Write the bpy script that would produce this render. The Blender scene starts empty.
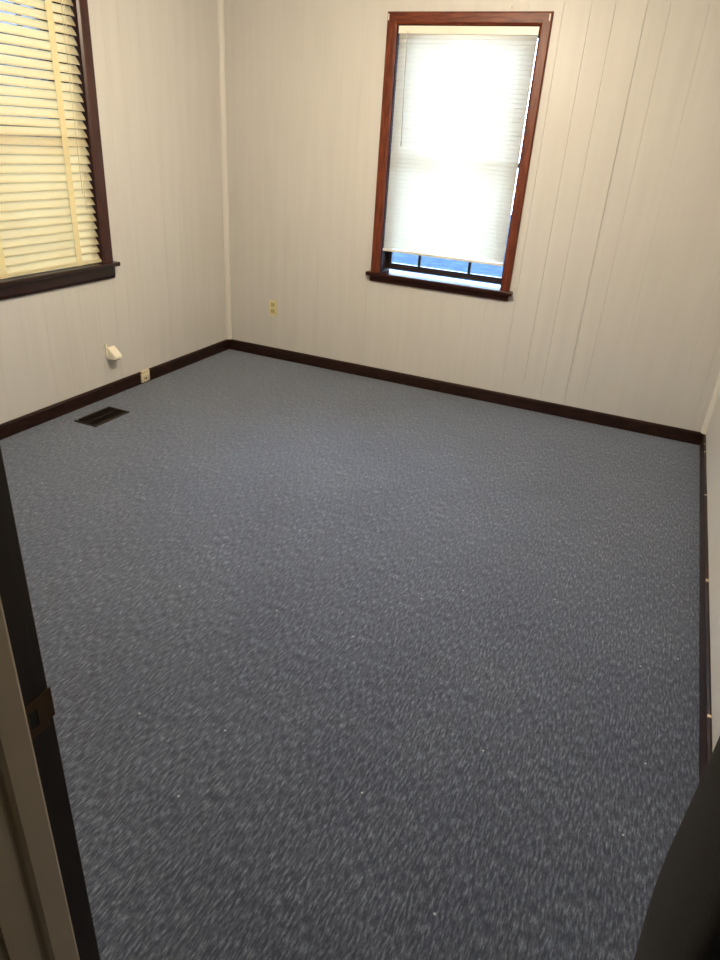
import bpy, bmesh, math, random
from mathutils import Vector, Matrix
random.seed(7)
S = bpy.context.scene
COL = S.collection

# ------------------------------------------------------------------ camera
CAM = Vector((3.133, -4.500, 1.600))
f_px, yaw, pitch, roll = 677.25, 0.3991, -0.4684, 0.0696
cy_, sy_ = math.cos(yaw), math.sin(yaw)
cp_, sp_ = math.cos(pitch), math.sin(pitch)
fw = Vector((-sy_*cp_, cy_*cp_, sp_))
r0 = Vector((cy_, sy_, 0)); u0 = r0.cross(fw)
rt = math.cos(roll)*r0 + math.sin(roll)*u0
up = -math.sin(roll)*r0 + math.cos(roll)*u0
cd = bpy.data.cameras.new('camera'); cam = bpy.data.objects.new('camera', cd); COL.objects.link(cam)
cam.matrix_world = Matrix(((rt.x, up.x, -fw.x, CAM.x), (rt.y, up.y, -fw.y, CAM.y), (rt.z, up.z, -fw.z, CAM.z), (0, 0, 0, 1)))
cd.sensor_fit = 'VERTICAL'; cd.sensor_height = 36; cd.sensor_width = 27
cd.lens = f_px*36/960; cd.clip_start = 0.02
S.camera = cam

# ------------------------------------------------------------------ world, lights, exposure
W = bpy.data.worlds.new('world'); S.world = W; W.use_nodes = True
bg = W.node_tree.nodes['Background']
bg.inputs['Color'].default_value = (0.50, 0.72, 1.0, 1); bg.inputs['Strength'].default_value = 12.5

def point(name, loc, energy, col, r=0.1):
    l = bpy.data.lights.new(name, 'POINT'); l.energy = energy; l.color = col; l.shadow_soft_size = r
    o = bpy.data.objects.new(name, l); COL.objects.link(o); o.location = loc
    return o
LAMP = (1.78, -1.72)
point('ceiling_bulb', (LAMP[0], LAMP[1], 2.30), 54, (1.0, 0.83, 0.61), 0.06)
S.view_settings.view_transform = 'Standard'; S.view_settings.look = 'None'
S.view_settings.exposure = 0.78; S.view_settings.gamma = 1.0
S.view_settings.use_curve_mapping = False

# ------------------------------------------------------------------ materials
def mat(name, color, rough=0.5, spec=0.5, metal=0.0):
    m = bpy.data.materials.new(name); m.use_nodes = True
    b = m.node_tree.nodes['Principled BSDF']
    b.inputs['Base Color'].default_value = (*color, 1); b.inputs['Roughness'].default_value = rough
    b.inputs['Specular IOR Level'].default_value = spec; b.inputs['Metallic'].default_value = metal
    return m
def N(m, t, **kw):
    n = m.node_tree.nodes.new(t)
    for k, v in kw.items():
        if hasattr(n, k): setattr(n, k, v)
    return n
def L(m, a, b): m.node_tree.links.new(a, b)
def bsdf(m): return m.node_tree.nodes['Principled BSDF']
def noise_color(m, c1, c2, scale, stretch=(1, 1, 1), lo=0.35, hi=0.65, detail=4, bump=0.0, bdist=0.002):
    tc = N(m, 'ShaderNodeTexCoord'); mp = N(m, 'ShaderNodeMapping'); mp.inputs['Scale'].default_value = stretch
    nz = N(m, 'ShaderNodeTexNoise'); nz.inputs['Scale'].default_value = scale; nz.inputs['Detail'].default_value = detail
    cr = N(m, 'ShaderNodeValToRGB')
    cr.color_ramp.elements[0].position = lo; cr.color_ramp.elements[1].position = hi
    cr.color_ramp.elements[0].color = (*c1, 1); cr.color_ramp.elements[1].color = (*c2, 1)
    L(m, tc.outputs['Object'], mp.inputs['Vector']); L(m, mp.outputs['Vector'], nz.inputs['Vector'])
    L(m, nz.outputs['Fac'], cr.inputs['Fac']); L(m, cr.outputs['Color'], bsdf(m).inputs['Base Color'])
    if bump:
        bp = N(m, 'ShaderNodeBump'); bp.inputs['Strength'].default_value = bump; bp.inputs['Distance'].default_value = bdist
        L(m, nz.outputs['Fac'], bp.inputs['Height']); L(m, bp.outputs['Normal'], bsdf(m).inputs['Normal'])
    return m

M = {}
M['wall'] = noise_color(mat('painted_panelling', (0.6, 0.57, 0.5), 0.42, 0.35), (0.630, 0.618, 0.588), (0.660, 0.648, 0.618), 3.0, (6, 6, 0.5), bump=0.08)
M['trim'] = mat('cream_trim_paint', (0.74, 0.72, 0.67), 0.4, 0.4)
M['ceiling'] = noise_color(mat('ceiling_paint', (0.7, 0.69, 0.66), 0.9, 0.2), (0.78, 0.77, 0.74), (0.82, 0.81, 0.78), 60, bump=0.3)
M['hall'] = mat('hall_paint', (0.52, 0.46, 0.36), 0.5, 0.4)
M['wood_lit'] = noise_color(mat('lit_stained_wood', (0.2, 0.05, 0.02), 0.42, 0.35), (0.085, 0.016, 0.006), (0.19, 0.042, 0.014), 14, (5, 5, 0.6), bump=0.1)  # same stain as the left window, stronger light put into a redder colour
M['wood_lit_h'] = noise_color(mat('lit_stained_wood_crosswise', (0.2, 0.05, 0.02), 0.42, 0.35), (0.085, 0.016, 0.006), (0.19, 0.042, 0.014), 14, (0.6, 5, 5), bump=0.1)
M['sill'] = noise_color(mat('glossy_dark_red_wood', (0.05, 0.012, 0.01), 0.30, 0.22), (0.020, 0.006, 0.004), (0.045, 0.011, 0.007), 14, (0.6, 5, 5))
M['wood_shaded'] = noise_color(mat('shaded_stained_wood', (0.06, 0.02, 0.012), 0.3, 0.5), (0.030, 0.009, 0.006), (0.065, 0.018, 0.011), 14, (5, 5, 0.6), bump=0.1)  # same stain as the far window, weaker light put into a darker colour
M['wood_shaded_h'] = noise_color(mat('shaded_stained_wood_lengthwise', (0.06, 0.02, 0.012), 0.25, 0.5), (0.014, 0.006, 0.005), (0.032, 0.010, 0.008), 14, (5, 0.6, 5))
M['base'] = noise_color(mat('dark_baseboard_wood', (0.03, 0.01, 0.006), 0.4, 0.3), (0.010, 0.004, 0.003), (0.032, 0.011, 0.007), 10, (1.2, 1.2, 6))
M['jamb'] = noise_color(mat('dark_jamb_wood', (0.02, 0.01, 0.006), 0.4, 0.4), (0.010, 0.006, 0.004), (0.026, 0.013, 0.007), 14, (5, 5, 0.6))
M['chip'] = mat('bare_white_paint', (0.85, 0.80, 0.70), 0.6)
M['drip'] = mat('cream_paint_drips', (0.62, 0.52, 0.38), 0.5)
M['ivory'] = mat('ivory_plastic', (0.74, 0.68, 0.42), 0.35)
M['ivory_d'] = mat('deep_ivory_socket', (0.50, 0.44, 0.20), 0.4)  # receptacles in a deeper ivory than the cover plate
M['slot'] = mat('black_slot', (0.01, 0.01, 0.01), 0.6)
M['screw'] = mat('steel_screw', (0.4, 0.38, 0.33), 0.35, metal=1.0)
M['jack'] = mat('cream_jack_plastic', (0.95, 0.90, 0.74), 0.35)
M['jack_worn'] = noise_color(mat('worn_cream_plastic', (0.8, 0.7, 0.5), 0.5), (0.45, 0.32, 0.16), (0.85, 0.78, 0.58), 90, lo=0.38, hi=0.5)
M['vent'] = noise_color(mat('brown_enamel_metal', (0.05, 0.03, 0.02), 0.6, 0.2), (0.018, 0.011, 0.007), (0.034, 0.021, 0.012), 30)
M['vent_in'] = mat('vent_duct_black', (0.008, 0.006, 0.005), 0.8)
M['brass'] = mat('aged_brass', (0.09, 0.052, 0.028), 0.4, metal=0.7)
M['vinyl'] = mat('white_vinyl_track', (0.75, 0.78, 0.82), 0.4)
M['jamb_matte'] = mat('matte_dark_window_jamb', (0.030, 0.012, 0.008), 0.75, 0.15)
M['sash'] = mat('dark_sash_paint', (0.020, 0.012, 0.012), 0.35)
M['ground'] = noise_color(mat('outside_ground', (0.3, 0.34, 0.4), 0.9, 0.05), (0.005, 0.014, 0.026), (0.020, 0.036, 0.056), 3.5, detail=8)

def translucent(name, color, tcolor, fac, rough=0.4):
    m = mat(name, color, rough, 0.4)
    tr = N(m, 'ShaderNodeBsdfTranslucent'); tr.inputs['Color'].default_value = (*tcolor, 1)
    mx = N(m, 'ShaderNodeMixShader'); mx.inputs[0].default_value = fac
    out = m.node_tree.nodes['Material Output']
    L(m, bsdf(m).outputs[0], mx.inputs[1]); L(m, tr.outputs[0], mx.inputs[2]); L(m, mx.outputs[0], out.inputs['Surface'])
    return m
M['mini'] = translucent('white_vinyl_slats', (0.92, 0.90, 0.82), (1.0, 0.94, 0.82), 0.48)
M['mini_solid'] = mat('white_enamel_rail', (0.86, 0.83, 0.72), 0.4)
M['cream_slat'] = translucent('cream_painted_slats', (0.86, 0.78, 0.56), (1.0, 0.88, 0.62), 0.62, 0.35)
M['cream_tape'] = translucent('cream_cloth_tape', (0.90, 0.80, 0.50), (1.0, 0.88, 0.6), 0.35, 0.8)
M['cord'] = mat('cream_cord', (0.75, 0.66, 0.42), 0.8)
M['wand'] = mat('clear_grey_wand', (0.45, 0.45, 0.42), 0.2)

# glass: mostly see-through pane with a surface reflection
g = bpy.data.materials.new('window_glass'); g.use_nodes = True; nt = g.node_tree; nt.nodes.clear()
o_ = nt.nodes.new('ShaderNodeOutputMaterial'); t_ = nt.nodes.new('ShaderNodeBsdfTransparent'); t_.inputs[0].default_value = (0.93, 0.96, 1, 1)
gl = nt.nodes.new('ShaderNodeBsdfGlossy'); gl.inputs['Roughness'].default_value = 0.02
fr = nt.nodes.new('ShaderNodeFresnel'); fr.inputs[0].default_value = 1.45; mx = nt.nodes.new('ShaderNodeMixShader')
nt.links.new(fr.outputs[0], mx.inputs[0]); nt.links.new(t_.outputs[0], mx.inputs[1]); nt.links.new(gl.outputs[0], mx.inputs[2]); nt.links.new(mx.outputs[0], o_.inputs[0])
M['glass'] = g

# carpet: blue grey loop pile, flecks stretched along the room
c = mat('blue_grey_carpet', (0.1, 0.11, 0.14), 0.95, 0.1); M['carpet'] = c
b = bsdf(c); b.inputs['Sheen Weight'].default_value = 0.65; b.inputs['Sheen Roughness'].default_value = 0.45
b.inputs['Sheen Tint'].default_value = (0.86, 0.92, 1.0, 1)
tc = N(c, 'ShaderNodeTexCoord')
def cn(scale, stretch, detail=3, rough=0.6):
    mp = N(c, 'ShaderNodeMapping'); mp.inputs['Scale'].default_value = stretch
    nz = N(c, 'ShaderNodeTexNoise'); nz.inputs['Scale'].default_value = scale; nz.inputs['Detail'].default_value = detail; nz.inputs['Roughness'].default_value = rough
    L(c, tc.outputs['Object'], mp.inputs['Vector']); L(c, mp.outputs['Vector'], nz.inputs['Vector']); return nz
fleck = cn(155, (1, 0.20, 1), 3, 0.75)
cr = N(c, 'ShaderNodeValToRGB'); e = cr.color_ramp.elements
e[0].position = 0.40; e[0].color = (0.052, 0.064, 0.098, 1); e[1].position = 0.72; e[1].color = (0.285, 0.325, 0.42, 1)
em = e.new(0.53); em.color = (0.098, 0.118, 0.168, 1)
L(c, fleck.outputs['Fac'], cr.inputs['Fac'])
patch = cn(2.2, (1, 1, 1), 4)
pr = N(c, 'ShaderNodeValToRGB'); pr.color_ramp.elements[0].position = 0.3; pr.color_ramp.elements[1].position = 0.7
pr.color_ramp.elements[0].color = (0.88, 0.88, 0.90, 1); pr.color_ramp.elements[1].color = (1.08, 1.08, 1.06, 1)
L(c, patch.outputs['Fac'], pr.inputs['Fac'])
mm = N(c, 'ShaderNodeMix', data_type='RGBA', blend_type='MULTIPLY'); mm.inputs['Factor'].default_value = 1
L(c, cr.outputs['Color'], mm.inputs['A']); L(c, pr.outputs['Color'], mm.inputs['B'])
# sparse pale lint
vo = N(c, 'ShaderNodeTexVoronoi', voronoi_dimensions='2D'); vo.inputs['Scale'].default_value = 2.3
L(c, tc.outputs['Object'], vo.inputs['Vector'])
lt = N(c, 'ShaderNodeMath', operation='LESS_THAN'); lt.inputs[1].default_value = 0.0075
L(c, vo.outputs['Distance'], lt.inputs[0])
m2 = N(c, 'ShaderNodeMix', data_type='RGBA'); m2.inputs['B'].default_value = (0.55, 0.57, 0.6, 1)
L(c, lt.outputs[0], m2.inputs['Factor']); L(c, mm.outputs['Result'], m2.inputs['A']); L(c, m2.outputs['Result'], b.inputs['Base Color'])
bp = N(c, 'ShaderNodeBump'); bp.inputs['Strength'].default_value = 0.6; bp.inputs['Distance'].default_value = 0.006
L(c, fleck.outputs['Fac'], bp.inputs['Height']); L(c, bp.outputs['Normal'], b.inputs['Normal'])

# coat cloth
c = mat('dark_wool_cloth', (0.026, 0.023, 0.021), 0.95, 0.15); M['coat'] = c
noise_color(c, (0.012, 0.011, 0.011), (0.018, 0.016, 0.0155), 240, bump=0.25, bdist=0.001)
bsdf(c).inputs['Sheen Weight'].default_value = 0.08

# ------------------------------------------------------------------ mesh helpers
def box(bm, x0, x1, y0, y1, z0, z1, bev=0.0):
    r = bmesh.ops.create_cube(bm, size=1.0)
    for v in r['verts']:
        v.co = Vector(((x0+x1)/2 + v.co.x*(x1-x0), (y0+y1)/2 + v.co.y*(y1-y0), (z0+z1)/2 + v.co.z*(z1-z0)))
    if bev:
        es = list({e for v in r['verts'] for e in v.link_edges})
        bmesh.ops.bevel(bm, geom=es, offset=bev, segments=2, profile=0.7, affect='EDGES')
def tube(bm, pts, r, seg=10):
    rings = []
    for i, p in enumerate(pts):
        p = Vector(p); a = Vector(pts[max(i-1, 0)]); b_ = Vector(pts[min(i+1, len(pts)-1)])
        t = (b_-a).normalized(); n = t.orthogonal().normalized() if abs(t.z) < .9 else Vector((1, 0, 0))
        n = (n - t*n.dot(t)).normalized(); q = t.cross(n)
        rr = r[i] if isinstance(r, (list, tuple)) else r
        rings.append([bm.verts.new(p + n*math.cos(k*2*math.pi/seg)*rr + q*math.sin(k*2*math.pi/seg)*rr) for k in range(seg)])
    for A, B in zip(rings, rings[1:]):
        for k in range(seg): bm.faces.new((A[k], A[(k+1) % seg], B[(k+1) % seg], B[k]))
    bm.faces.new(rings[0][::-1]); bm.faces.new(rings[-1])
def prism(bm, prof, axis, a, b_):
    """profile points (p,q) extruded from a to b along axis ('x','y','z')"""
    def mk(p, q, t): return {'x': (t, p, q), 'y': (p, t, q), 'z': (p, q, t)}[axis]
    A = [bm.verts.new(mk(p, q, a)) for p, q in prof]; B = [bm.verts.new(mk(p, q, b_)) for p, q in prof]
    n = len(prof)
    for k in range(n): bm.faces.new((A[k], A[(k+1) % n], B[(k+1) % n], B[k]))
    bm.faces.new(A[::-1]); bm.faces.new(B)
def obj(name, bm, m, parent=None, smooth=False, origin=None):
    bmesh.ops.recalc_face_normals(bm, faces=bm.faces[:])
    if origin is not None: bmesh.ops.translate(bm, verts=bm.verts[:], vec=-Vector(origin))
    me = bpy.data.meshes.new(name); bm.to_mesh(me); bm.free()
    o = bpy.data.objects.new(name, me); COL.objects.link(o)
    for mt in (m if isinstance(m, list) else [m]): me.materials.append(mt)
    if smooth:
        for p in me.polygons: p.use_smooth = True
    if origin is not None: o.location = origin
    if parent is not None: o.parent = parent
    return o
def tag(o, label, cat=None, group=None, kind=None):
    o['label'] = label
    if cat: o['category'] = cat
    if group: o['group'] = group
    if kind: o['kind'] = kind
    return o
def part(name, m, parent, build, smooth=False):
    bm = bmesh.new(); build(bm)
    T = parent
    off = Vector((0, 0, 0))
    while T is not None: off = off + T.location; T = T.parent
    bmesh.ops.translate(bm, verts=bm.verts[:], vec=-off)
    return obj(name, bm, m, parent, smooth)
def empty(name, loc):
    o = bpy.data.objects.new(name, None); COL.objects.link(o); o.location = loc; o.empty_display_size = 0.05
    return o

RW, RL, H = 3.556, 4.08, 2.44     # room width, length, height
HB = 0.082

# ------------------------------------------------------------------ floor and ceiling
bm = bmesh.new(); box(bm, -0.17, RW+0.17, -RL-0.12, 0.17, -0.05, 0.0)
tag(obj('floor', bm, M['carpet']), 'blue grey speckled carpet covering the whole floor', 'floor', kind='structure')
bm = bmesh.new(); box(bm, 1.6, 4.6, -5.6, -RL-0.12, -0.05, 0.0)
tag(obj('floor_hall', bm, M['carpet']), 'carpeted hall floor outside the doorway', 'floor', kind='structure')
bm = bmesh.new(); box(bm, -0.17, RW+0.17, -RL-0.12, 0.17, H, H+0.06)
tag(obj('ceiling', bm, M['ceiling']), 'pale painted ceiling above the room', 'ceiling', kind='structure')
bm = bmesh.new(); box(bm, 1.6, 4.6, -5.6, -RL-0.12, H, H+0.06)
tag(obj('ceiling_hall', bm, M['ceiling']), 'pale painted hall ceiling', 'ceiling', kind='structure')

# ------------------------------------------------------------------ panelled walls
def panel_wall(name, label, along, n0, n1, sgn, a0, a1, grooves, hole=None, wide=()):
    """along 'x' or 'y'; the panel face is at n0, the wall runs back to n1; grooves are narrow gaps in the face"""
    bm = bmesh.new()
    def bb(p0, p1, q0, q1, z0, z1):
        if p1-p0 < 1e-5 or z1-z0 < 1e-5: return
        q0, q1 = min(q0, q1), max(q0, q1)
        if along == 'x': box(bm, p0, p1, q0, q1, z0, z1)
        else: box(bm, q0, q1, p0, p1, z0, z1)
    nb = n0 + sgn*0.006
    hg = lambda c: 0.0013 if c in wide else (0.00055 if (along == 'x' and c > 2.2) else 0.0003)
    cuts = sorted(set([a0, a1] + [q for q in grooves if a0 < q < a1]))
    def zones(p0, p1):
        if hole and p0 >= hole[0]-1e-6 and p1 <= hole[1]+1e-6: return [(0, hole[2]), (hole[3], H)]
        return [(0, H)]
    for c0, c1 in zip(cuts, cuts[1:]):
        g0 = 0 if c0 == a0 else hg(c0)
        g1 = 0 if c1 == a1 else hg(c1)
        p0, p1 = c0+g0, c1-g1
        seg = [p0, p1]
        if hole: seg += [h for h in hole[:2] if p0 < h < p1]
        seg = sorted(seg)
        for s0, s1 in zip(seg, seg[1:]):
            for z0, z1 in zones(s0, s1): bb(s0, s1, n0, nb, z0, z1)
    if hole:
        bb(a0, hole[0], nb, n1, 0, H); bb(hole[1], a1, nb, n1, 0, H)
        bb(hole[0], hole[1], nb, n1, 0, hole[2]); bb(hole[0], hole[1], nb, n1, hole[3], H)
    else: bb(a0, a1, nb, n1, 0, H)
    return tag(obj(name, bm, M['wall']), label, 'wall', kind='structure')

LUP = 0.028; WX0, WX1, WZ0, WZ1 = 1.275, 2.136, 0.741, 2.212      # opening of the far window
bgr = [0.10, 0.235, 0.40, 0.515, 0.625, 0.79, 0.915, 1.05, 1.185, 1.335, 1.456, 1.60, 1.76, 1.90, 2.05, 2.244, 2.39, 2.515, 2.675, 2.79, 2.975, 3.10, 3.205, 3.36, 3.47]
panel_wall('wall_back', 'beige vertical groove panelled far wall holding the white blind window', 'x', 0.0, 0.17, 1, -0.17, RW+0.17, bgr, (WX0, WX1, WZ0, WZ1), wide=(2.675,))
VY0, VY1 = -2.129, -1.290                              # opening of the left window
lgr = [-0.13, -0.27, -0.42, -0.535, -0.70, -0.82, -0.98, -1.10, -1.22, -1.36, -1.50, -1.62, -1.76, -1.925, -2.09, -2.25, -2.40, -2.55, -2.70, -2.9, -3.1, -3.3, -3.5, -3.7, -3.9]
panel_wall('wall_left', 'beige panelled left wall holding the cream blind window', 'y', 0.0, -0.17, -1, -RL, 0.0, lgr, (VY0, VY1, 0.773+LUP, WZ1+LUP))
wr = panel_wall('wall_right', 'beige panelled right wall seen at the picture edge', 'y', RW, RW+0.12, 1, -RL, 0.0, [-0.15, -0.28, -0.45, -0.58, -0.72, -0.9, -1.05, -1.2, -1.4, -1.6, -1.8, -2.0, -2.2, -2.4, -2.7, -3.0, -3.3, -3.6])

for v in wr.data.vertices: v.co.x += -0.0035*v.co.y

# wall with the doorway the camera looks through
JX0, JX1, DH = 2.552, 3.365, 2.03
bm = bmesh.new()
box(bm, -0.12, JX0-0.02, -RL-0.12, -RL, 0, H); box(bm, JX1+0.02, RW+0.12, -RL-0.12, -RL, 0, H)
box(bm, JX0-0.02, JX1+0.02, -RL-0.12, -RL, DH+0.02, H)
tag(obj('wall_front', bm, M['wall']), 'beige wall with the doorway in the foreground', 'wall', kind='structure')
bm = bmesh.new()
box(bm, 1.5, 1.6, -5.6, -RL-0.12, 0, H); box(bm, 4.6, 4.7, -5.6, -RL-0.12, 0, H); box(bm, 1.5, 4.7, -5.7, -5.6, 0, H)
box(bm, RW+0.12, 4.6, -RL-0.12, -RL-0.02, 0, H)
tag(obj('wall_hall', bm, M['hall']), 'plain hall walls behind the camera', 'wall', kind='structure')

# ------------------------------------------------------------------ corner trims
def corner_trim(name, x, sx, label):
    bm = bmesh.new(); r = 0.030
    pr = [(x, 0), (x+sx*r, 0)] + [(x+sx*r*math.cos(a), -r*math.sin(a)) for a in [math.pi/2*k/6 for k in range(1, 6)]] + [(x, -r)]
    prism(bm, pr, 'z', HB, H)
    tag(obj(name, bm, M['trim']), label, 'trim', kind='structure')
corner_trim('trim_1', 0.0, 1, 'cream quarter round strip in the far left corner')
corner_trim('trim_2', RW, -1, 'cream quarter round strip in the far right corner')

# ------------------------------------------------------------------ baseboards
def base_prof(t=0.014, h=HB, s=1):
    return [(0, 0), (s*t, 0), (s*t, h-0.012), (s*t*0.8, h-0.004), (s*t*0.45, h), (0, h)]
bm = bmesh.new(); prism(bm, [(-p, q) for p, q in base_prof()], 'x', 0.0, RW)
bb = tag(obj('baseboard_back', bm, M['base']), 'dark brown baseboard along the far wall', 'baseboard', kind='structure')
bm = bmesh.new(); prism(bm, base_prof(), 'y', -RL, -0.014)
bl = tag(obj('baseboard_left', bm, M['base']), 'dark brown baseboard along the left wall', 'baseboard', kind='structure')
# right baseboard: a touch bowed as in the photo
bm = bmesh.new()
NS = 24; rings = []
for k in range(NS+1):
    y = -0.014 + (-RL+0.014)*k/NS; bow = 0.0035*y
    rings.append([bm.verts.new((RW-p-bow, y, q)) for p, q in base_prof()])
for A, B in zip(rings, rings[1:]):
    for k in range(6): bm.faces.new((A[k], A[(k+1) % 6], B[(k+1) % 6], B[k]))
bm.faces.new(rings[0]); bm.faces.new(rings[-1][::-1])
br = tag(obj('baseboard_right', bm, M['base']), 'dark brown baseboard with cream paint drips along the right wall', 'baseboard', kind='structure')
def drips(bm):
    rr = random.Random(3)
    for y, l, d in ((-0.20, 0.010, 0.002), (-0.33, 0.008, 0.004), (-0.95, 0.010, 0.001), (-1.80, 0.02, 0.001), (-2.62, 0.012, 0.005)):
        box(bm, RW-0.011-d*0.4-0.0035*y, RW-0.001-0.0035*y, y-l, y, HB-0.003, HB+0.0025, 0.0012)
part('paint_drips', M['drip'], br, drips)

# ------------------------------------------------------------------ windows
def make_window(name, label, wall, dark):
    """built in local space of the far wall: X along the wall, Y outwards, Z up; then turned for the left wall"""
    root = empty(name, (0, 0, 0)); tag(root, label, 'window', kind='structure')
    mv, mh, ms = (M['wood_shaded'], M['wood_shaded_h'], M['wood_shaded_h']) if dark else (M['wood_lit'], M['wood_lit_h'], M['sill'])
    zs = 0.798 if dark else 0.766      # top of the sill board
    a0, a1 = WX0, (2.114 if dark else WX1); o0, o1 = 1.211, 2.194; zt = 2.276
    # turned parts are built after mapping the coordinates
    def mp(bm):
        if wall == 'left':
            for v in bm.verts:
                x, y, z = v.co; v.co = Vector((-y, -1.210 - (o1 - x), z+LUP))
    def P(nm, m, f, par=root):
        bm = bmesh.new(); f(bm); mp(bm); return obj(nm, bm, m, par)
    def casing_side(bm, s):
        # moulded face: bevelled outer and inner edges, mitred at the top
        xo, xi = (o0, a0) if s < 0 else (o1, a1)
        w = xi-xo
        pr = [(xo, 0), (xo, -0.014), (xo+w*0.10, -0.019), (xo+w*0.82, -0.019), (xo+w*1.0, -0.012), (xi, 0)]
        lowz = zs
        A = [bm.verts.new((p, q, lowz)) for p, q in pr]
        B = [bm.verts.new((p, q, zt - abs(p-xo)*(zt-WZ1)/abs(w))) for p, q in pr]
        for k in range(6): bm.faces.new((A[k], A[(k+1) % 6], B[(k+1) % 6], B[k]))
        bm.faces.new(A[::-1]); bm.faces.new(B)
    def casing_top(bm):
        h = zt-WZ1; w0 = a0-o0; w1 = o1-a1
        pr = [(zt, 0), (zt, -0.014), (zt-h*0.10, -0.019), (zt-h*0.82, -0.019), (WZ1, -0.012), (WZ1, 0)]
        A = [bm.verts.new((o0+(zt-z)/h*w0, q, z)) for z, q in pr]; B = [bm.verts.new((o1-(zt-z)/h*w1, q, z)) for z, q in pr]
        for k in range(6): bm.faces.new((A[k], A[(k+1) % 6], B[(k+1) % 6], B[k]))
        bm.faces.new(A[::-1]); bm.faces.new(B)
    P('casing', mv, lambda bm: casing_side(bm, -1)); P('casing', mv, lambda bm: casing_side(bm, 1))
    P('head_casing', mh, casing_top)
    def jambs(bm):
        box(bm, a0, a0+0.006, 0.0, 0.165, zs-0.025, WZ1); box(bm, a1-0.006, a1, 0.0, 0.165, zs-0.025, WZ1)
        box(bm, a0+0.006, a1-0.006, 0.0, 0.165, WZ1-0.010, WZ1)
    P('window_jamb', M['jamb_matte'], jambs)
    def stool(bm):
        prism(bm, [(-0.042, zs-0.022), (-0.046, zs-0.017), (-0.046, zs-0.006), (-0.042, zs), (0.0, zs), (0.0, zs-0.024), (-0.042, zs-0.024)], 'x', o0-0.024, o1+0.024)
        box(bm, a0+0.0061, a1-0.0061, 0.0, 0.160, zs-0.024, zs)
    P('window_sill', ms, stool)
    def apron(bm): prism(bm, [(0, zs-0.0245), (-0.020, zs-0.0245), (-0.020, 0.722), (-0.014, 0.703), (0, 0.703)], 'x', o0-0.002, o1+0.002)
    P('apron', ms, apron)
    # sashes: lower one with a dark bottom rail and two muntins, upper one behind it
    def sash_frame(bm, y0, y1, z0, z1, rb, rt_):
        x0, x1 = a0+0.007, a1-0.007; sl, sr = 0.030, 0.016
        box(bm, x0, x0+sl, y0, y1, z0, z1); box(bm, x1-sr, x1, y0, y1, z0, z1)
        box(bm, x0+sl, x1-sr, y0, y1, z0, z0+rb); box(bm, x0+sl, x1-sr, y0, y1, z1-rt_, z1)
    lo = P('lower_sash', M['sash'], lambda bm: sash_frame(bm, 0.105, 0.130, zs+0.016, 1.51, 0.040, 0.025))
    hi = P('upper_sash', M['sash'], lambda bm: sash_frame(bm, 0.134, 0.158, 1.49, WZ1-0.011, 0.025, 0.03))
    for xm in (1.519, 1.878):
        P('muntin', M['sash'], lambda bm, xm=xm: box(bm, xm-0.009, xm+0.009, 0.108, 0.127, zs+0.056, 1.485), lo)
        P('muntin', M['sash'], lambda bm, xm=xm: box(bm, xm-0.009, xm+0.009, 0.137, 0.156, 1.515, WZ1-0.041), hi)
    P('pane', M['glass'], lambda bm: box(bm, a0+0.03, a1-0.02, 0.117, 0.119, zs+0.052, 1.488), lo)
    P('pane', M['glass'], lambda bm: box(bm, a0+0.03, a1-0.02, 0.146, 0.148, 1.512, WZ1-0.038), hi)
    if not dark:
        def chip(bm, x0, x1): box(bm, x0, x1, -0.0215, -0.0130, 2.232, 2.264, 0.001)
        P('paint_chip', M['chip'], lambda bm: chip(bm, o0+0.006, o0+0.013))
        P('paint_chip', M['chip'], lambda bm: chip(bm, o1-0.016, o1-0.009))
    return root
make_window('window_1', 'dark brown framed window on the left wall', 'left', True)
make_window('window_2', 'reddish brown framed window on the far wall', 'back', False)

# ------------------------------------------------------------------ mini blind in the far window
def slat(bm, a0, a1, along, nc, z, width, tilt, crown=0.0, thick=0.0006, sgn=1, wob=0.0, nseg=1):
    """a thin curved slat; tilt from horizontal, room edge down; nc = centre depth; sgn = direction of the outside along depth"""
    ps = []
    K = 4
    for i in range(K+1):
        t = (i/K-0.5)*width; h = crown*(1-(2*i/K-1)**2)
        ps.append((sgn*(t*math.cos(tilt) - h*math.sin(tilt)), t*math.sin(tilt) + h*math.cos(tilt)))
    prof = ps + [(p, q-thick) for p, q in reversed(ps)]
    rings = []
    for j in range(nseg+1):
        a = a0+(a1-a0)*j/nseg
        sag = wob*math.sin(math.pi*2*j/nseg)
        rings.append([bm.verts.new((a, nc+p, z+q+sag) if along == 'x' else (nc+p, a, z+q+sag)) for p, q in prof])
    n = len(prof)
    for A, B in zip(rings, rings[1:]):
        for k in range(n): bm.faces.new((A[k], A[(k+1) % n], B[(k+1) % n], B[k]))
    bm.faces.new(rings[0][::-1]); bm.faces.new(rings[-1])

BX0, BX1 = 1.290, 2.126; BY = 0.004
mb = empty('mini_blind', ((BX0+BX1)/2, BY, 0.91))
tag(mb, 'white mini blind lowered almost to the sill of the far window', 'window blind')
part('headrail', M['mini_solid'], mb, lambda bm: box(bm, BX0-0.002, BX1+0.004, BY-0.016, BY+0.012, 2.166, 2.206, 0.001))
def f(bm):
    n = 51
    for k in range(n):
        slat(bm, BX0, BX1, 'x', BY, 2.157-k*0.0242, 0.0268, math.radians(74), 0.0018, 0.0005)
part('slats', M['mini'], mb, f, True)
part('bottom_rail', M['mini_solid'], mb, lambda bm: box(bm, BX0-0.002, BX1+0.002, BY-0.013, BY+0.010, 0.914, 0.930, 0.002))
for xx in (1.345, 1.55, 1.90, 2.06)[:4]:
    if xx in (1.345, 2.06): part('ladder_cord', M['mini_solid'], mb, lambda bm, xx=xx: tube(bm, [(xx, BY-0.0135, 0.92), (xx, BY-0.0135, 2.165)], 0.0008, 6))
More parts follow.
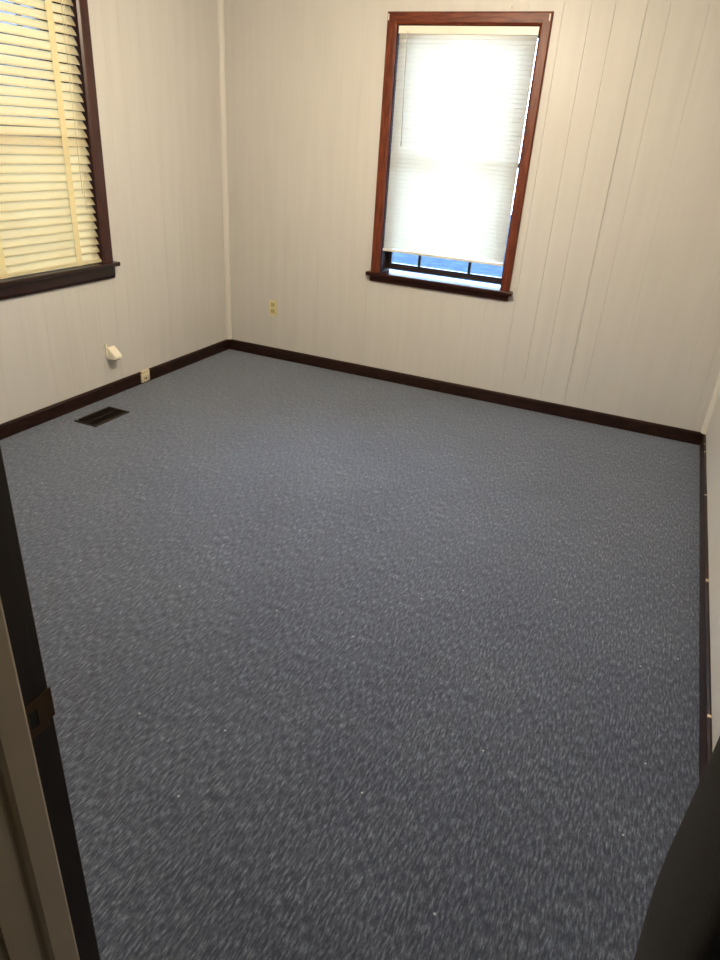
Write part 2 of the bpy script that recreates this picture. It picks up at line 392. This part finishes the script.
wd = part('tilt_wand', M['wand'], mb, lambda bm: (tube(bm, [(1.350, BY-0.024, 2.165), (1.352, BY-0.026, 2.0), (1.366, BY-0.028, 1.585)], 0.0028, 8), tube(bm, [(1.366, BY-0.028, 1.588), (1.3664, BY-0.028, 1.560)], [0.0045, 0.0032], 8)))
part('wand_hook', M['screw'], wd, lambda bm: tube(bm, [(1.350, BY-0.012, 2.172), (1.350, BY-0.022, 2.176), (1.350, BY-0.024, 2.165)], 0.0016, 6))

# ------------------------------------------------------------------ slatted cream blind in the left window
CY0, CY1 = -2.120, -1.300; CX = -0.012
wb = empty('slat_blind', (CX, (CY0+CY1)/2, 0.85))
tag(wb, 'cream wide slatted blind with cloth tapes in the left window', 'window blind')
part('headrail', M['cream_slat'], wb, lambda bm: box(bm, CX-0.028, CX+0.028, CY0, CY1, 2.155, 2.199, 0.003))
def f(bm):
    rr = random.Random(5)
    for k in range(30):
        slat(bm, CY0, CY1, 'y', CX, 2.128-k*0.0434, 0.0465, math.radians(54+rr.uniform(-2, 2)), 0.0022, 0.0034, -1, rr.uniform(-0.0012, 0.0012), 10)
part('slats', M['cream_slat'], wb, f, True)
part('bottom_rail', M['cream_slat'], wb, lambda bm: box(bm, CX-0.020, CX+0.022, CY0, CY1, 0.834, 0.850, 0.004))
def tape(bm, yc, w=0.041):
    n = 60; z0, z1 = 0.834, 2.17
    vs = []
    for i in range(n+1):
        z = z0+(z1-z0)*i/n; x = CX+0.0225+0.0012*math.sin(z/0.0437*2*math.pi)
        vs.append([bm.verts.new((x+dx, yc+dy, z)) for dx, dy in ((0, -w/2), (0, w/2), (0.001, w/2), (0.001, -w/2))])
    for A, B in zip(vs, vs[1:]):
        for k in range(4): bm.faces.new((A[k], A[(k+1) % 4], B[(k+1) % 4], B[k]))
    bm.faces.new(vs[0]); bm.faces.new(vs[-1])
for yc in (-1.474, -1.990): part('ladder_tape', M['cream_tape'], wb, lambda bm, yc=yc: tape(bm, yc))
def cordpts(y, zend, s):
    return [(CX+0.034+0.002*math.sin(z*9+s), y+0.004*math.sin(z*7+s)*(2.2-z), z) for z in [2.19-(2.19-zend)*i/30 for i in range(31)]]
part('pull_cord', M['cord'], wb, lambda bm: tube(bm, cordpts(-1.402, 1.22, 0.3), 0.0018, 6))
part('pull_cord', M['cord'], wb, lambda bm: tube(bm, cordpts(-1.385, 1.13, 1.7), 0.0018, 6))

# ------------------------------------------------------------------ outlet on the far wall
ol = empty('wall_outlet', (0.416, 0.0, 0.390)); tag(ol, 'ivory outlet plate on the far wall near the left corner', 'outlet')
def f(bm): box(bm, 0.381, 0.451, -0.006, 0.0, 0.330, 0.450, 0.002)
part('cover_plate', M['ivory'], ol, f)
def f(bm):
    box(bm, 0.399, 0.433, -0.009, -0.005, 0.398, 0.430, 0.003); 
rec = part('receptacle', M['ivory_d'], ol, f)
part('slot', M['slot'], rec, lambda bm: [box(bm, x-0.001, x+0.001, -0.0094, -0.0088, 0.410, 0.420) for x in (0.409, 0.422)])
rec2 = part('receptacle', M['ivory_d'], ol, lambda bm: box(bm, 0.399, 0.433, -0.009, -0.005, 0.350, 0.382, 0.003))
part('slot', M['slot'], rec2, lambda bm: [box(bm, x-0.001, x+0.001, -0.0094, -0.0088, 0.361, 0.371) for x in (0.409, 0.422)])
part('screw', M['screw'], ol, lambda bm: tube(bm, [(0.416, -0.0072, 0.390), (0.416, -0.0055, 0.390)], 0.0035, 10))

# ------------------------------------------------------------------ tilted cream wall box on the left wall
jb = empty('cable_box', (0.0, -1.295, 0.29)); tag(jb, 'small cream plastic box jutting from the left wall below the window', 'wall box')
part('mounting_bracket', M['jack'], jb, lambda bm: box(bm, 0.0, 0.012, -1.345, -1.3355, 0.262, 0.342, 0.002))
def f(bm):
    # wedge: slopes down into the room
    A = [(0.0, 0.314), (0.014, 0.319), (0.064, 0.275), (0.072, 0.260), (0.070, 0.246), (0.0, 0.240)]
    prism(bm, A, 'y', -1.335, -1.272)
    bmesh.ops.bevel(bm, geom=bm.edges[:], offset=0.003, segments=2, affect='EDGES')
part('box_body', M['jack'], jb, f)
part('knockout', M['slot'], jb, lambda bm: box(bm, 0.010, 0.060, -1.328, -1.279, 0.2395, 0.2445) )

# ------------------------------------------------------------------ jack box on the baseboard
jk = empty('phone_jack', (0.014, -1.010, 0.0)); tag(jk, 'small worn cream jack box fixed over the left baseboard', 'phone jack')
part('jack_housing', M['jack_worn'], jk, lambda bm: box(bm, 0.0145, 0.030, -1.064, -0.988, 0.012, 0.092, 0.004))
part('jack_socket', M['slot'], jk, lambda bm: box(bm, 0.0295, 0.0308, -1.034, -1.020, 0.030, 0.042))

# ------------------------------------------------------------------ floor register
fv = empty('floor_vent', (0.215, -1.63, 0.0)); tag(fv, 'brown metal floor vent in the carpet beside the left wall', 'floor vent')
VX0, VX1, VYa, VYb = 0.138, 0.300, -1.785, -1.500
def f(bm):
    w = 0.014
    for a in ((VX0, VX1, VYa, VYa+w), (VX0, VX1, VYb-w, VYb), (VX0, VX0+w, VYa+w, VYb-w), (VX1-w, VX1, VYa+w, VYb-w)):
        box(bm, a[0], a[1], a[2], a[3], 0.0, 0.006, 0.0015)
part('vent_frame', M['vent'], fv, f)
def f(bm):
    n = 22; y0, y1 = VYa+0.016, VYb-0.016
    for k in range(n):
        y = y0+(y1-y0)*(k+0.5)/n
        for xa, xb in ((VX0+0.014, 0.2145), (0.2175, VX1-0.014)):
            vs = [bm.verts.new(q) for q in ((xa, y-0.003, 0.0055), (xb, y-0.003, 0.0055), (xb, y+0.0035, 0.001), (xa, y+0.0035, 0.001),
                                            (xa, y-0.002, 0.0055), (xb, y-0.002, 0.0055), (xb, y+0.0045, 0.001), (xa, y+0.0045, 0.001))]
            for q in ((0, 1, 2, 3), (7, 6, 5, 4), (0, 4, 5, 1), (3, 2, 6, 7), (0, 3, 7, 4), (1, 5, 6, 2)): bm.faces.new([vs[i] for i in q])
    box(bm, 0.2145, 0.2175, y0, y1, 0.0008, 0.0055)
part('louvres', M['vent'], fv, f)
part('duct', M['vent_in'], fv, lambda bm: box(bm, VX0+0.013, VX1-0.013, VYa+0.013, VYb-0.013, 0.0003, 0.0009))
part('damper_lever', M['screw'], fv, lambda bm: box(bm, 0.154, 0.162, VYa+0.004, VYa+0.012, 0.006, 0.014, 0.001))

# ------------------------------------------------------------------ small nail above the far window
nl = bmesh.new(); tube(nl, [(1.957, 0.0, 2.292), (1.957, -0.014, 2.298), (1.957, -0.016, 2.298)], [0.0016, 0.0016, 0.004], 8)
tag(obj('nail', nl, M['screw'], origin=(1.957, 0.0, 2.292)), 'small nail in the wall just above the far window frame', 'nail')

# ------------------------------------------------------------------ doorway in the foreground
dr = empty('door_1', (JX0, -RL, 0)); tag(dr, 'foreground doorway frame with dark jamb edge and cream hall side', 'door frame', kind='structure')
part('jamb', M['jamb'], dr, lambda bm: box(bm, JX0-0.02, JX0, -RL-0.032, -RL, 0, DH))
part('jamb', M['jamb'], dr, lambda bm: box(bm, JX1, JX1+0.02, -RL-0.032, -RL, 0, DH))
part('head_jamb', M['jamb'], dr, lambda bm: box(bm, JX0-0.02, JX1+0.02, -RL-0.032, -RL, DH, DH+0.02))
def f(bm):
    # cream painted hall side: stop, jamb and moulded casing
    prism(bm, [(JX0-0.02, -RL-0.0325), (JX0+0.010, -RL-0.0325), (JX0+0.012, -RL-0.036), (JX0+0.012, -RL-0.070), (JX0+0.008, -RL-0.075), (JX0+0.001, -RL-0.076), (JX0+0.001, -RL-0.081), (JX0+0.002, -RL-0.082), (JX0+0.002, -RL-0.122), (JX0-0.02, -RL-0.122)], 'z', 0, DH)
    prism(bm, [(JX1+0.02, -RL-0.0325), (JX1-0.002, -RL-0.0325), (JX1-0.002, -RL-0.122), (JX1+0.02, -RL-0.122)], 'z', 0, DH)
part('hall_jamb', M['hall'], dr, f)
def cas(bm, x, s):
    prism(bm, [(x, -RL-0.1221), (x, -RL-0.136), (x-s*0.008, -RL-0.140), (x-s*0.05, -RL-0.138), (x-s*0.062, -RL-0.131), (x-s*0.062, -RL-0.1221)], 'z', 0, DH+0.06)
part('hall_casing', M['hall'], dr, lambda bm: cas(bm, JX0-0.004, 1)); part('hall_casing', M['hall'], dr, lambda bm: cas(bm, JX1+0.004, -1))
part('room_casing', M['jamb'], dr, lambda bm: box(bm, JX0-0.065, JX0-0.006, -RL, -RL+0.014, 0, DH+0.06, 0.002))
part('room_casing', M['jamb'], dr, lambda bm: box(bm, JX1+0.006, JX1+0.065, -RL, -RL+0.014, 0, DH+0.06, 0.002))
def f(bm):
    z0, z1 = 0.912, 0.968; y0, y1 = -RL-0.030, -RL+0.002; hy0, hy1, hz0, hz1 = -RL-0.024, -RL-0.012, 0.926, 0.952
    for a in ((y0, y1, z0, hz0), (y0, y1, hz1, z1), (y0, hy0, hz0, hz1), (hy1, y1, hz0, hz1)):
        box(bm, JX0, JX0+0.0016, a[0], a[1], a[2], a[3])
    prism(bm, [(JX0, -RL+0.002), (JX0+0.0016, -RL+0.002), (JX0+0.0025, -RL+0.011), (JX0+0.001, -RL+0.011)], 'z', 0.922, 0.968)
sp = part('strike_plate', M['brass'], dr, f); sp['label'] = 'aged brass strike plate'
part('latch_hole', M['slot'], sp, lambda bm: box(bm, JX0-0.0005, JX0+0.0004, -RL-0.024, -RL-0.012, 0.926, 0.952))

# ------------------------------------------------------------------ dark coat hanging just inside the doorway
CYC = -4.055
hk = empty('coat_hook', (JX1, CYC, 1.60)); tag(hk, 'metal coat hook on the right jamb of the doorway', 'hook')
part('hook_plate', M['brass'], hk, lambda bm: box(bm, JX1-0.004, JX1, CYC-0.055, CYC-0.035, 1.57, 1.63, 0.001))
part('hook_arm', M['brass'], hk, lambda bm: tube(bm, [(JX1-0.003, CYC-0.045, 1.59), (JX1-0.030, CYC-0.045, 1.575), (JX1-0.046, CYC-0.045, 1.59), (JX1-0.048, CYC-0.045, 1.64)], 0.0035, 8), True)
ct = empty('dark_coat', (JX1-0.048, CYC, 1.60)); tag(ct, 'dark charcoal brown coat hanging at the right edge of the doorway', 'coat')
# (height, slope of the sight edge) taken down the outline of the coat
SIL = [(1.18, 0.2500), (1.12, 0.2497), (1.07, 0.2474), (1.02, 0.2453), (0.985, 0.2459), (0.947, 0.2496), (0.90, 0.2568), (0.858, 0.2642), (0.832, 0.2699), (0.76, 0.280), (0.66, 0.284), (0.5, 0.28)]
def coat_body(bm):
    rings = []; SEG = 72
    rows = [(1.615, 0.012, 0.016, None), (1.60, 0.022, 0.045, None), (1.57, 0.032, 0.085, None), (1.52, 0.040, 0.115, None), (1.45, 0.046, 0.125, None), (1.34, 0.049, 0.13, None), (1.25, 0.050, 0.13, None)]
    rows += [(z, 0.050, 0.13, a) for z, a in SIL]
    for z, rx, ry, a in rows:
        if a is None: a = 0.25
        right = JX1-0.0035
        left = 3.133 + a*(4.5+CYC) + math.sqrt(0.050**2+(a*0.13)**2) - 0.050
        if z > 1.2: left = right - 0.048 - rx if z > 1.5 else left
        cxx = (left+right)/2 if z <= 1.5 else right-0.050; rx = (right-left)/2 if z <= 1.5 else rx
        ring = []
        for k in range(SEG):
            th = 2*math.pi*k/SEG; t = min(1, max(0, (1.55-z)/0.3))
            fold = 1 - t*(0.10*max(0, math.sin(th*3+1.2)) if math.sin(th) < -0.2 else 0)
            ring.append(bm.verts.new((cxx+rx*math.cos(th)*fold, CYC+ry*math.sin(th)*fold, z)))
        rings.append(ring)
    for A, B in zip(rings, rings[1:]):
        for k in range(SEG): bm.faces.new((A[k], B[k], B[(k+1) % SEG], A[(k+1) % SEG]))
    bm.faces.new(rings[0]); bm.faces.new(rings[-1][::-1])
part('coat_body', M['coat'], ct, coat_body, True)
part('collar', M['coat'], ct, lambda bm: tube(bm, [(JX1-0.050+0.018*math.cos(q), CYC+0.04*math.sin(q), 1.612) for q in [2*math.pi*k/16 for k in range(2, 16)]], 0.011, 10), True)
for k in range(4):
    part('button', M['slot'], ct, lambda bm, k=k: tube(bm, [(3.30, CYC-0.128, 1.42-k*0.14), (3.30, CYC-0.137, 1.42-k*0.14)], 0.010, 14))

# ------------------------------------------------------------------ ceiling lamp (just above the picture) and outside ground
cl = empty('ceiling_light', (LAMP[0], LAMP[1], H)); tag(cl, 'small bare bulb ceiling fixture in the middle of the room', 'light')
part('lamp_base', M['trim'], cl, lambda bm: tube(bm, [(LAMP[0], LAMP[1], H), (LAMP[0], LAMP[1], H-0.02), (LAMP[0], LAMP[1], H-0.045)], [0.07, 0.065, 0.025], 24))
bm = bmesh.new(); box(bm, -16, 18, 0.13, 22, -0.7, -0.6); box(bm, -16, -0.13, -16, 0.13, -0.7, -0.6)
tag(obj('ground_outside', bm, M['ground']), 'blue tinted blurry ground seen below the far blind', 'ground', kind='structure')

# added dark house shape, blocks the sky so the left blind gaps read dark
M['siding'] = noise_color(mat('dark_siding', (0.03, 0.035, 0.045), 0.8, 0.2), (0.020, 0.024, 0.032), (0.035, 0.04, 0.05), 4, (0.3, 0.3, 12))
nh = empty('added_dark_house', (-11.5, 0, -0.6)); tag(nh, 'added dark house shape blocking the sky behind the gaps of the left blind', 'house', kind='structure')
part('house_wall', M['siding'], nh, lambda bm: box(bm, -14, -9, -9, 9, -0.6, 3.0))
part('roof', M['siding'], nh, lambda bm: prism(bm, [(-14.4, 2.95), (-8.6, 2.95), (-11.5, 4.2)], 'y', -9.4, 9.4))
